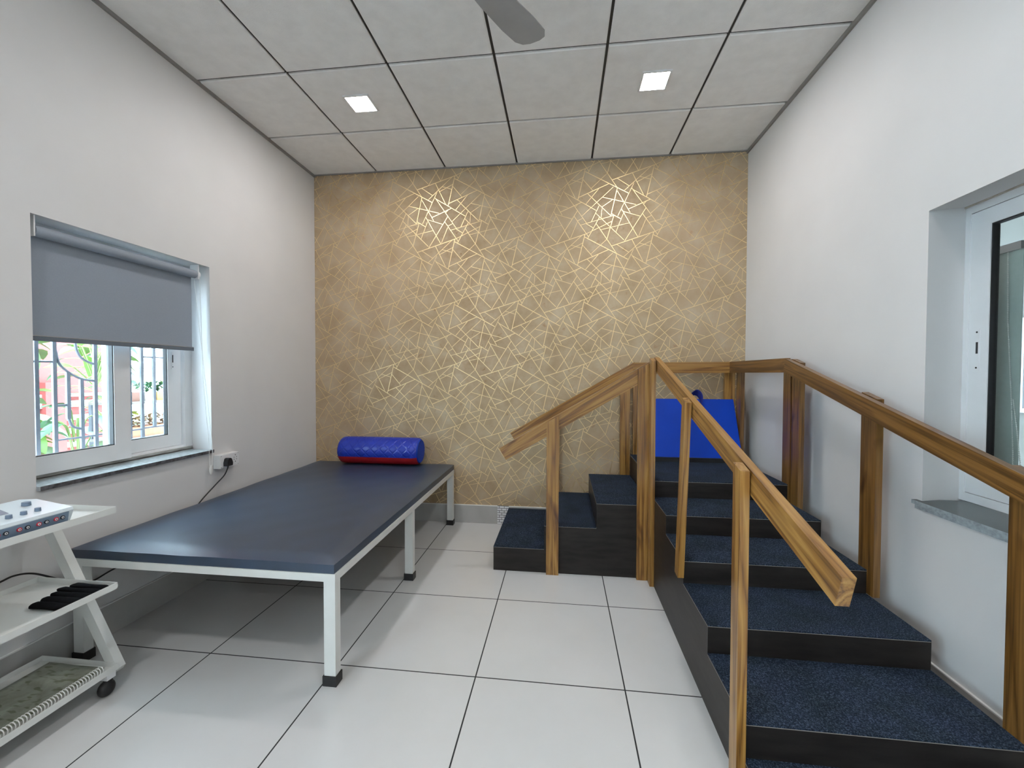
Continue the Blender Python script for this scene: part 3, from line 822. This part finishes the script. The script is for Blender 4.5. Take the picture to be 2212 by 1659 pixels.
M['leaf'] = mottled('bright_leaf', (.05, .12, .010), (.085, .17, .018), 12, .45)
M['leaf2'] = mottled('blue_green_leaf', (.028, .10, .04), (.05, .14, .06), 12, .45)
M['leaf3'] = mottled('yellow_leaf', (.30, .32, .05), (.36, .36, .08), 12, .45)
M['leaf4'] = mottled('reddish_leaf', (.22, .12, .08), (.36, .26, .12), 30, .6)
M['clay'] = mottled('terracotta', (.42, .16, .09), (.50, .20, .11), 15, .8)
M['stemm'] = mottled('plant_stem', (.18, .26, .08), (.24, .32, .10), 20, .6)
def leaf(bm, base, d, up, L, Wd, curl=.25):
    """a curved leaf blade with a folded midrib"""
    d = Vector(d).normalized(); up = Vector(up); s = d.cross(up).normalized(); up = s.cross(d)
    prof = [(0, .0), (.12, .55), (.3, .95), (.5, 1), (.72, .72), (.9, .3), (1, 0)]
    mid, lf, rt = [], [], []
    for t, w in prof:
        c = Vector(base) + d * (L * t) - up * (curl * L * t * t)
        mid.append(bm.verts.new(c)); 
        if w > 0:
            lf.append(bm.verts.new(c + s * Wd * w / 2 + up * Wd * w * .14)); rt.append(bm.verts.new(c - s * Wd * w / 2 + up * Wd * w * .14))
        else: lf.append(mid[-1]); rt.append(mid[-1])
    for i in range(len(prof) - 1):
        for q in ((mid[i], mid[i + 1], lf[i + 1], lf[i]), (mid[i + 1], mid[i], rt[i], rt[i + 1])):
            q = list(dict.fromkeys(q))
            if len(q) > 2: bm.faces.new(q)
def pot(t, x, y, z, r, h, mm):
    bm = bmesh.new(); cyl(bm, (x, y, z), (x, y, z + h * .82), r * .72, r * .95, 24); cyl(bm, (x, y, z + h * .82), (x, y, z + h), r * 1.06, r * 1.08, 24)
    link('pot', bm, mm, t, smooth=True)
def big_plant(name, label, x, y, z, hgt, nleaf, L, Wd, mm, potm=None, pr=.11, ph=.18, spread=.22, seed=1, group=None):
    rnd = random.Random(seed)
    t = thing(name, label, 'plant', (x, y, z), group)
    z0 = z
    if potm: pot(t, x, y, z, pr, ph, potm); z0 = z + ph * .9
    sb, lb = bmesh.new(), bmesh.new()
    for k in range(nleaf):
        a = rnd.uniform(0, 6.283); hh = hgt * rnd.uniform(.12, 1); rr = spread * rnd.uniform(.25, 1) * (1.1 - .4 * hh / hgt)
        tip = Vector((x + rr * math.cos(a), y + rr * math.sin(a), z0 + hh))
        base = Vector((x + .012 * math.cos(a), y + .012 * math.sin(a), max(z0, z0 + hh - .16)))
        tube(sb, [base, (base + tip) / 2 + Vector((0, 0, .05 * hh)), tip], .0035, 5, 4)
        dr = Vector((math.cos(a + rnd.uniform(-.7, .7)), math.sin(a + rnd.uniform(-.7, .7)), rnd.uniform(-.5, .45)))
        s = rnd.uniform(.7, 1.25)
        leaf(lb, tip, dr, (rnd.uniform(-.4, .4), rnd.uniform(-.4, .4), 1), L * s, Wd * s, rnd.uniform(.1, .5))
    tube(sb, [(x, y, z0), (x + .01, y, z0 + hgt * .5), (x, y + .01, z0 + hgt * .92)], .008, 7, 5)
    link('stems', sb, M['stemm'], t); o = link('foliage', lb, mm, t, smooth=True)
    return t
big_plant('potted_plant', 'tall broad-leaved green potted plant in front of the pink wall outside', -3.28, -1.26, -.25, 1.60, 110, .17, .12, M['leaf'], M['clay'], .16, .30, .17, 3)
big_plant('potted_plant', 'low blue-green leafy potted plant right behind the window grille', -2.56, -1.41, -.25, 1.12, 60, .12, .085, M['leaf2'], M['clay'], .13, .24, .13, 7)
hp = big_plant('hanging_plant', 'large-leaved plant just under the roller blind outside the window', -2.60, -1.28, 1.18, .32, 16, .15, .11, M['leaf'], None, spread=.20, seed=12)
bm = bmesh.new(); tube(bm, [(-2.60, -1.28, 1.17), (-2.58, -1.285, 1.55), (-2.45, -1.29, 1.82), (-2.334, -1.29, 1.898)], .003, 6, 5)
link('hanging_cord', bm, M['stemm'], hp, smooth=True)
# plant stand with two shelves
M['wood_pl'] = mottled('weathered_plank', (.18, .15, .13), (.26, .23, .20), 15, .8)
sd = thing('plant_stand', 'dark two-tier plant stand outside the right part of the left window', 'stand', (-3.0, -.60, -.25))
for z in (1.028, .775): bx('shelf', -3.10, -2.86, -.93, -.20, z, z + .018, M['wood_pl'], sd)
for yy in (-.915, -.22):
    for xx_ in (-3.09, -2.87): bx('leg', xx_ - .012, xx_ + .012, yy - .012, yy + .012, -.25, 1.028, M['iron'], sd)
def small_pot(label, x, y, z, w, h, mm, lm, n, L, seed, kind='box'):
    t = thing('small_potted_plant', label, 'plant', (x, y, z), 'small pots on the plant stand outside')
    bm = bmesh.new(); 
    p = [(-w / 2 * .8, 0), (w / 2 * .8, 0), (w / 2, h), (-w / 2, h)]
    A = [bm.verts.new((x + sx * w / 2 * .8, y + sy * w / 2 * .8, z)) for sx, sy in ((-1, -1), (1, -1), (1, 1), (-1, 1))]
    B = [bm.verts.new((x + sx * w / 2, y + sy * w / 2, z + h)) for sx, sy in ((-1, -1), (1, -1), (1, 1), (-1, 1))]
    for k in range(4): bm.faces.new((A[k], A[(k + 1) % 4], B[(k + 1) % 4], B[k]))
    bm.faces.new(A[::-1]); bm.faces.new(B); link('pot', bm, mm, t, bevel=.004)
    rnd = random.Random(seed); lb = bmesh.new()
    for k in range(n):
        a = rnd.uniform(0, 6.283); e = rnd.uniform(.2, 1.5)
        leaf(lb, (x + rnd.uniform(-.4, .4) * w, y + rnd.uniform(-.4, .4) * w, z + h + rnd.uniform(0, .05)), (math.cos(a), math.sin(a), e), (0, .1, 1), L * rnd.uniform(.6, 1.3), L * .38, .3)
    link('foliage', lb, lm, t, smooth=True)
M['pw'] = mat('white_pot', (.62, .62, .6), .6); M['po'] = mat('orange_pot', (.72, .36, .09), .6); M['pc'] = mat('tan_pot', (.48, .32, .2), .6); M['pm'] = mat('brown_pot', (.22, .10, .07), .6)
for lab, y, w, h, pm, lm, n, L, sdd in (
        ('brown pot at the left end of the upper plant-stand shelf', -.80, .085, .065, M['pm'], M['leaf2'], 22, .07, 1),
        ('white pot with a small green plant on the upper plant-stand shelf', -.690, .075, .062, M['pw'], M['leaf2'], 30, .062, 2),
        ('orange pot with a small green plant on the upper plant-stand shelf', -.600, .078, .062, M['po'], M['leaf2'], 34, .062, 3),
        ('tan pot at the right end of the upper plant-stand shelf', -.500, .080, .062, M['pc'], M['leaf'], 32, .062, 4)):
    small_pot(lab, -2.92, y, 1.046, w, h, pm, lm, n, L, sdd)
tr_ = thing('planter_trough', 'terracotta trough of reddish bushy plants on the lower plant-stand shelf', 'planter', (-2.92, -.68, .793))
bm = bmesh.new(); box(bm, -2.99, -2.87, -.91, -.38, .793, .865); link('trough', bm, M['clay'], tr_, bevel=.006)
lb = bmesh.new(); rnd = random.Random(9)
for k in range(240):
    a = rnd.uniform(0, 6.283)
    leaf(lb, (-2.93 + rnd.uniform(-.05, .05), rnd.uniform(-.89, -.40), .855 + rnd.uniform(0, .07)), (math.cos(a), math.sin(a), rnd.uniform(-.1, 1.3)), (0, .1, 1), rnd.uniform(.03, .07), .022, .4)
link('foliage', lb, M['leaf4'], tr_, smooth=True)
lb = bmesh.new()
for k in range(10):
    a = rnd.uniform(0, 6.283)
    leaf(lb, (-2.90, rnd.uniform(-.88, -.76), .93 + rnd.uniform(0, .03)), (math.cos(a), math.sin(a), rnd.uniform(.1, .8)), (0, .1, 1), .06, .04, .3)
link('yellow_flowers', lb, M['leaf3'], tr_, smooth=True)
big_plant('potted_plant', 'tall narrow-leaved shrub standing behind the plant stand', -3.55, -.42, -.25, 1.9, 170, .10, .030, M['leaf2'], M['clay'], .15, .25, .36, 21)

# ------------------------------------------------------------------ right window
w2_ = bpy.data.objects.new('window_2', None); col.objects.link(w2_); w2_.location = (1.72, -2.2, .76); struct(w2_)
bm = bmesh.new(); ya, yb_, za, zb_ = -2.855, -1.552, .752, 1.912
fx0, fx1 = 1.688, 1.752
for q in ((ya, yb_, za, .785), (ya, yb_, 1.872, zb_), (ya, ya + .05, .785, 1.872), (yb_ - .036, yb_, .785, 1.872)): box(bm, fx0 + .012, fx1, *q)
link('window_frame', bm, M['upvc'], w2_, bevel=.002)
sash(w2_, 'sash', fx0 + .014, fx0 + .046, -2.26, -1.588, .787, 1.870, .08, .074, .075, .06)
sash(w2_, 'sash', fx0 + .048, fx0 + .060, -2.80, -2.20, .787, 1.870, .08, .07, .075, .06)
xq = fx0 + .014
bm = bmesh.new(); box(bm, xq - .0025, xq, -1.633, -1.613, 1.262, 1.422); lt = link('latch', bm, M['upvc'], w2_, bevel=.001)
bm = bmesh.new(); box(bm, xq - .0032, xq - .0024, -1.628, -1.620, 1.328, 1.372)
for zz in (1.410, 1.274): cyl(bm, (xq - .0024, -1.623, zz), (xq - .0036, -1.623, zz), .0035, n=10)
link('latch_slot', bm, M['dark'], lt)
bm = bmesh.new(); box(bm, 1.692, 1.705, -1.5555, -1.549, .756, 1.905); box(bm, 1.692, 1.705, -2.84, -1.556, 1.9, 1.908); link('sealant', bm, M['caulk'], w2_)
sill('window_sill', 1.508, 1.700, -2.82, -1.594, .7365, .7515, M['granite2'], 1.508, M['granite'])
sill('window_sill', 1.516, 1.700, -2.82, -1.600, .7185, .7360, M['granite2'], 1.516, M['granite'])

# next room, seen through the right window
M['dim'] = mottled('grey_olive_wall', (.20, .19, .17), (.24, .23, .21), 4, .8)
X0, X1, Y0, Y1 = XR + WT + .001, 3.45, -5.0, 1.0
bm = bmesh.new()
box(bm, X1, X1 + .1, Y0, Y1, 0, 2.9); box(bm, X0, X1, Y1, Y1 + .1, 0, 2.9); box(bm, X0, X1, Y0 - .1, Y0, 0, 2.9)
struct(link('wall_next_room', bm, M['dim']))
struct(bx('floor_next_room', X0, X1 + .1, Y0 - .1, Y1 + .1, -.1, 0, M['dim']))
struct(bx('ceiling_next_room', X0, X1 + .1, Y0 - .1, Y1 + .1, 2.9, 3.0, M['dim']))
w3 = bpy.data.objects.new('window_3', None); col.objects.link(w3); w3.location = (3.43, -.3, 1.3); struct(w3)
bm = bmesh.new()
for q in ((-.70, .06, .98, 1.01), (-.70, .06, 1.63, 1.66), (.03, .06, .98, 1.66), (-.70, -.67, .98, 1.66), (-.02, -.005, 1.01, 1.63)): box(bm, 3.40, 3.449, *q)
link('window_frame', bm, M['upvc'], w3)
bx('glass', 3.435, 3.439, -.67, .03, 1.01, 1.63, mottled('frosted_pane', (.42, .46, .52), (.46, .5, .56), 4, .3), w3)
pb = thing('hanging_blind', 'pale green fabric blind with a bead chain, seen through the right window', 'blind', (1.86, -1.3, 1.73))
bx('fabric', 1.862, 1.865, -1.609, -.90, .30, 1.728, M['cream_blind'], pb)
bx('head_rail', 1.850, 1.875, -1.612, -.90, 1.728, 1.758, M['steel'], pb, bevel=.002)
chain('bead_chain', [(1.855, -1.560, 1.73), (1.854, -1.568, 1.45), (1.853, -1.590, 1.15), (1.852, -1.602, .95), (1.852, -1.605, .72)], pb, .0026, .0072)
chain('bead_chain', [(1.850, -1.600, 1.15), (1.850, -1.618, 1.02), (1.850, -1.632, .90), (1.850, -1.634, .72)], pb, .0026, .0072)
t = thing('ceiling_light', 'unseen LED panel added to light the room beyond the right window', 'ceiling light', (2.5, -1.6, 2.9), 'square LED ceiling lights')  # added lamp, out of view, to brighten the next room
bx('frame', 2.42, 2.58, -1.68, -1.52, 2.892, 2.9, M['upvc'], t)
bx('diffuser', 2.43, 2.57, -1.67, -1.53, 2.889, 2.8915, M['led'], t)

# ------------------------------------------------------------------ trolley
ty0, ty1 = -2.66, -2.003
tx0, tx1 = -1.962, -1.600
tl = thing('equipment_trolley', 'white three-shelf steel trolley on castors at the foot of the bed', 'trolley', (-1.78, (ty0 + ty1) / 2, 0))
def tray(z0, z1, x0, x1, y0, y1, name='shelf'):
    bm = bmesh.new(); w = .0022; f = z0 + .004
    o = [(x0, y0), (x1, y0), (x1, y1), (x0, y1)]; i_ = [(x0 + w, y0 + w), (x1 - w, y0 + w), (x1 - w, y1 - w), (x0 + w, y1 - w)]
    A = [bm.verts.new((*p, z0)) for p in o]; B = [bm.verts.new((*p, z1)) for p in o]
    Cc = [bm.verts.new((*p, z1)) for p in i_]; D = [bm.verts.new((*p, f)) for p in i_]
    for P, Q in ((A, B), (B, Cc), (Cc, D)):
        for k in range(4): bm.faces.new((P[k], P[(k + 1) % 4], Q[(k + 1) % 4], Q[k]))
    bm.faces.new(A[::-1]); bm.faces.new(D)
    return link(name, bm, M['white'], tl, bevel=.0008, segs=1)
tray(.701, .7255, tx0, tx1, ty0, ty1)
tray(.4035, .4275, tx0, tx1, ty0, ty1)
tray(.084, .108, tx0 + .012, tx1 - .002, ty0 + .03, ty1 + .0)
def zleg(y0, y1):
    bm = bmesh.new(); RX = lambda z: -1.797 - .535 * (z - .437)
    prism(bm, [(RX(.066) - .020, .066), (RX(.082), .082), (RX(.701), .701), (RX(.701) - .047, .701), (RX(.110) - .047, .110)], 'y', y0, y1)
    link('leg', bm, M['white'], tl, bevel=.0015)
zleg(ty1 + .001, ty1 + .031); zleg(ty0 - .031, ty0 - .001)
for cx, cy in ((-1.618, -2.030), (-1.930, -2.030), (-1.618, ty0 + .045), (-1.930, ty0 + .045)):
    bm = bmesh.new(); box(bm, cx - .016, cx + .016, cy - .016, cy + .016, .064, .084); cs = link('castor', bm, M['upvc'], tl, bevel=.004)
    bm = bmesh.new(); ball(bm, (cx, cy - .006, .0295), .0295, 24, 16, (.72, 1, 1)); cyl(bm, (cx, cy, .040), (cx, cy, .064), .017, .013, 18)
    link('wheel', bm, M['black'], cs, smooth=True)

# electrotherapy unit on the top shelf
ux0, ux1, uy0, uy1 = -1.845, -1.622, -2.560, -2.132
un = thing('electrotherapy_unit', 'white electrotherapy unit with dark knobs and red and black jacks on the trolley', 'medical device', ((ux0 + ux1) / 2, (uy0 + uy1) / 2, .706))
M['pale'] = mottled('pale_blue_plastic', (.66, .74, .78), (.70, .77, .81), 6, .3)
M['slate'] = mottled('slate_blue_plastic', (.16, .22, .30), (.18, .245, .33), 8, .4)
bm = bmesh.new(); prism(bm, [(ux0, .706), (ux1 - .012, .706), (ux1 - .012, .716), (ux1 + .004, .756), (ux1, .766), (ux1 - .15, .787), (ux0, .782)], 'y', uy0, uy1)
link('case', bm, M['pale'], un, bevel=.004, segs=3, smooth=True)
bm = bmesh.new(); prism(bm, [(ux1 - .008, .7165), (ux1 + .0005, .7165), (ux1 + .0065, .7535), (ux1 + .001, .7535)], 'y', uy0 + .02, uy1 - .016); jp = link('jack_panel', bm, M['slate'], un, bevel=.001)
bm = bmesh.new(); prism(bm, [(ux1 - .008, .706), (ux1 + .002, .706), (ux1 + .004, .7160), (ux1 - .008, .7160)], 'y', uy0 + .02, uy1 - .020); link('base_strip', bm, mat('navy_plastic', (.03, .06, .16), .4), un)
M['jr'] = mat('red_plastic', (.55, .03, .06), .4); M['jk'] = mat('black_plastic', (.015, .02, .03), .4)
for k, yy in enumerate([-2.167, -2.186, -2.213, -2.234, -2.264, -2.285, -2.318, -2.338, -2.372, -2.392]):
    z = .738; x = ux1 + .0035
    bm = bmesh.new(); cyl(bm, (x - .002, yy, z), (x + .0035, yy, z + .0003), .0066, n=22)
    j = link('jack', bm, M['jk'] if k % 2 == 0 else M['jr'], un, smooth=True)
    bm = bmesh.new(); cyl(bm, (x + .0034, yy, z), (x + .0042, yy, z), .0040, n=18); link('jack_ring', bm, M['upvc'], j)
    bm = bmesh.new(); cyl(bm, (x + .0041, yy, z), (x + .0046, yy, z), .0017, n=12); link('jack_hole', bm, M['dark'], j)
ztop = lambda x: .766 + (ux1 - x) / .15 * .021
for x, yy, r, hh in ((-1.735, -2.187, .0125, .012), (-1.662, -2.205, .0085, .011), (-1.662, -2.243, .0085, .011), (-1.662, -2.281, .0085, .011), (-1.662, -2.319, .0085, .011), (-1.662, -2.357, .0085, .011)):
    bm = bmesh.new(); z = ztop(x); cyl(bm, (x, yy, z - .001), (x, yy, z + hh), r, r * .92, 24); link('knob', bm, M['slate'], un, smooth=True)
bm = bmesh.new(); y0, y1 = -2.36, -2.245
bm.faces.new([bm.verts.new((x, y, ztop(x) + .0010)) for x, y in ((-1.755, y0), (-1.700, y0), (-1.700, y1 - .01), (-1.755, y1))]); link('display', bm, mat('lcd_window', (.30, .33, .42), .12), un)

# straps on the middle shelf
fl = .4075
for k, (yy, x0, x1, w, lab) in enumerate([
        (-2.030, -1.770, -1.610, .033, 'rolled black strap on the middle trolley shelf, nearest the bed'),
        (-2.061, -1.786, -1.607, .034, 'rolled black strap on the middle trolley shelf, second from the bed'),
        (-2.094, -1.768, -1.606, .036, 'rolled black strap on the middle trolley shelf, middle of the five'),
        (-2.129, -1.758, -1.605, .038, 'rolled black strap on the middle trolley shelf, second from the camera'),
        (-2.166, -1.750, -1.604, .040, 'rolled black strap on the middle trolley shelf, nearest the camera')]):
    bm = bmesh.new(); rnd = random.Random(k)
    n_ = 18; pv = None; rows = []
    for i in range(13):
        x = x0 + (x1 - x0) * i / 12; sc = 1 if 0 < i < 12 else .55
        row = []
        for a in range(n_):
            t_ = 2 * math.pi * a / n_; rr = 1 + .10 * math.sin(3 * t_ + k + i * .3)
            row.append(bm.verts.new((x, yy + w / 2 * sc * rr * .9 * math.cos(t_) + .0006 * math.sin(i * .8 + k), max(fl + .0003, fl + .0095 + .0095 * sc * rr * math.sin(t_)))))
        if pv:
            for a in range(n_): bm.faces.new((pv[a], pv[(a + 1) % n_], row[(a + 1) % n_], row[a]))
        pv = row; rows.append(row)
    bm.faces.new(rows[0][::-1]); bm.faces.new(rows[-1])
    tag(link('strap', bm, mottled('black_webbing_%d' % k, (.002, .002, .0025), (.005, .005, .006), 80, .9, spec=.1), smooth=True), lab, 'strap', 'rolled black straps on the trolley')

# spiral book on the bottom shelf
bk_ = thing('spiral_book', 'grey-green spiral-bound book lying on the bottom trolley shelf', 'book', (-1.76, -2.2, .089))
m = mat('worn_grey_green_cover', rough=.5); n, l, b = nt(m)
mp = mapping(m, (1, 1, 1)); t1 = noise(m, mp.outputs[0], 14, 4, .6, .8)
mp2 = mapping(m, (9, 26, 1)); t2 = noise(m, mp2.outputs[0], 2.4, 1)
r1 = ramp(m, t1.outputs['Fac'], [(.35, (.19, .20, .155)), (.65, (.30, .32, .26))]); r2 = ramp(m, t2.outputs['Fac'], [(.58, (1, 1, 1)), (.66, (.52, .54, .42))])
mx = add(m, 'ShaderNodeMix', data_type='RGBA', blend_type='MULTIPLY'); mx.inputs['Factor'].default_value = 1
l.new(r1.outputs['Color'], mx.inputs['A']); l.new(r2.outputs['Color'], mx.inputs['B']); l.new(mx.outputs['Result'], b.inputs['Base Color'])
M['cover'] = m
kx0, kx1, ky0, ky1, kz = -1.880, -1.632, -2.345, -2.030, .0885
bx('pages', kx0 + .002, kx1 - .002, ky0 + .002, ky1 - .002, kz, kz + .014, mottled('page_edges', (.45, .45, .42), (.55, .55, .52), 60, .8), bk_)
bm = bmesh.new(); nx_ = 14
top = []
for i in range(nx_ + 1):
    row = []
    for j in range(nx_ + 1):
        x = kx0 + (kx1 - kx0) * i / nx_; y = ky0 + (ky1 - ky0) * j / nx_
        row.append(bm.verts.new((x, y, kz + .0148 + .004 * max(0, j / nx_ - .6) * (1 - i / nx_) + .0008 * math.sin(9 * i / nx_))))
    top.append(row)
for i in range(nx_):
    for j in range(nx_): bm.faces.new((top[i][j], top[i + 1][j], top[i + 1][j + 1], top[i][j + 1]))
o = link('cover', bm, M['cover'], bk_, smooth=True); so = o.modifiers.new('t', 'SOLIDIFY'); so.thickness = .0008
bm = bmesh.new(); y = ky0 + .004
while y < ky1 - .004:
    bmesh.ops.create_circle(bm, segments=3, radius=.0001, matrix=Matrix.Translation((0, 0, -5)))
    bmesh.ops.delete(bm, geom=[v for v in bm.verts if v.co.z < -4], context='VERTS')
    c = Vector((kx1 - .002, y, kz + .0140)); r = .0135
    tube(bm, [c + Vector((r * math.cos(a), .0006 * math.sin(a), r * math.sin(a))) for a in [2 * math.pi * q / 12 for q in range(12)]], .0017, 6, 1, closed=True)
    y += .0096
link('spiral', bm, mat('spiral_plastic', (.72, .72, .70), .35), bk_, smooth=True)
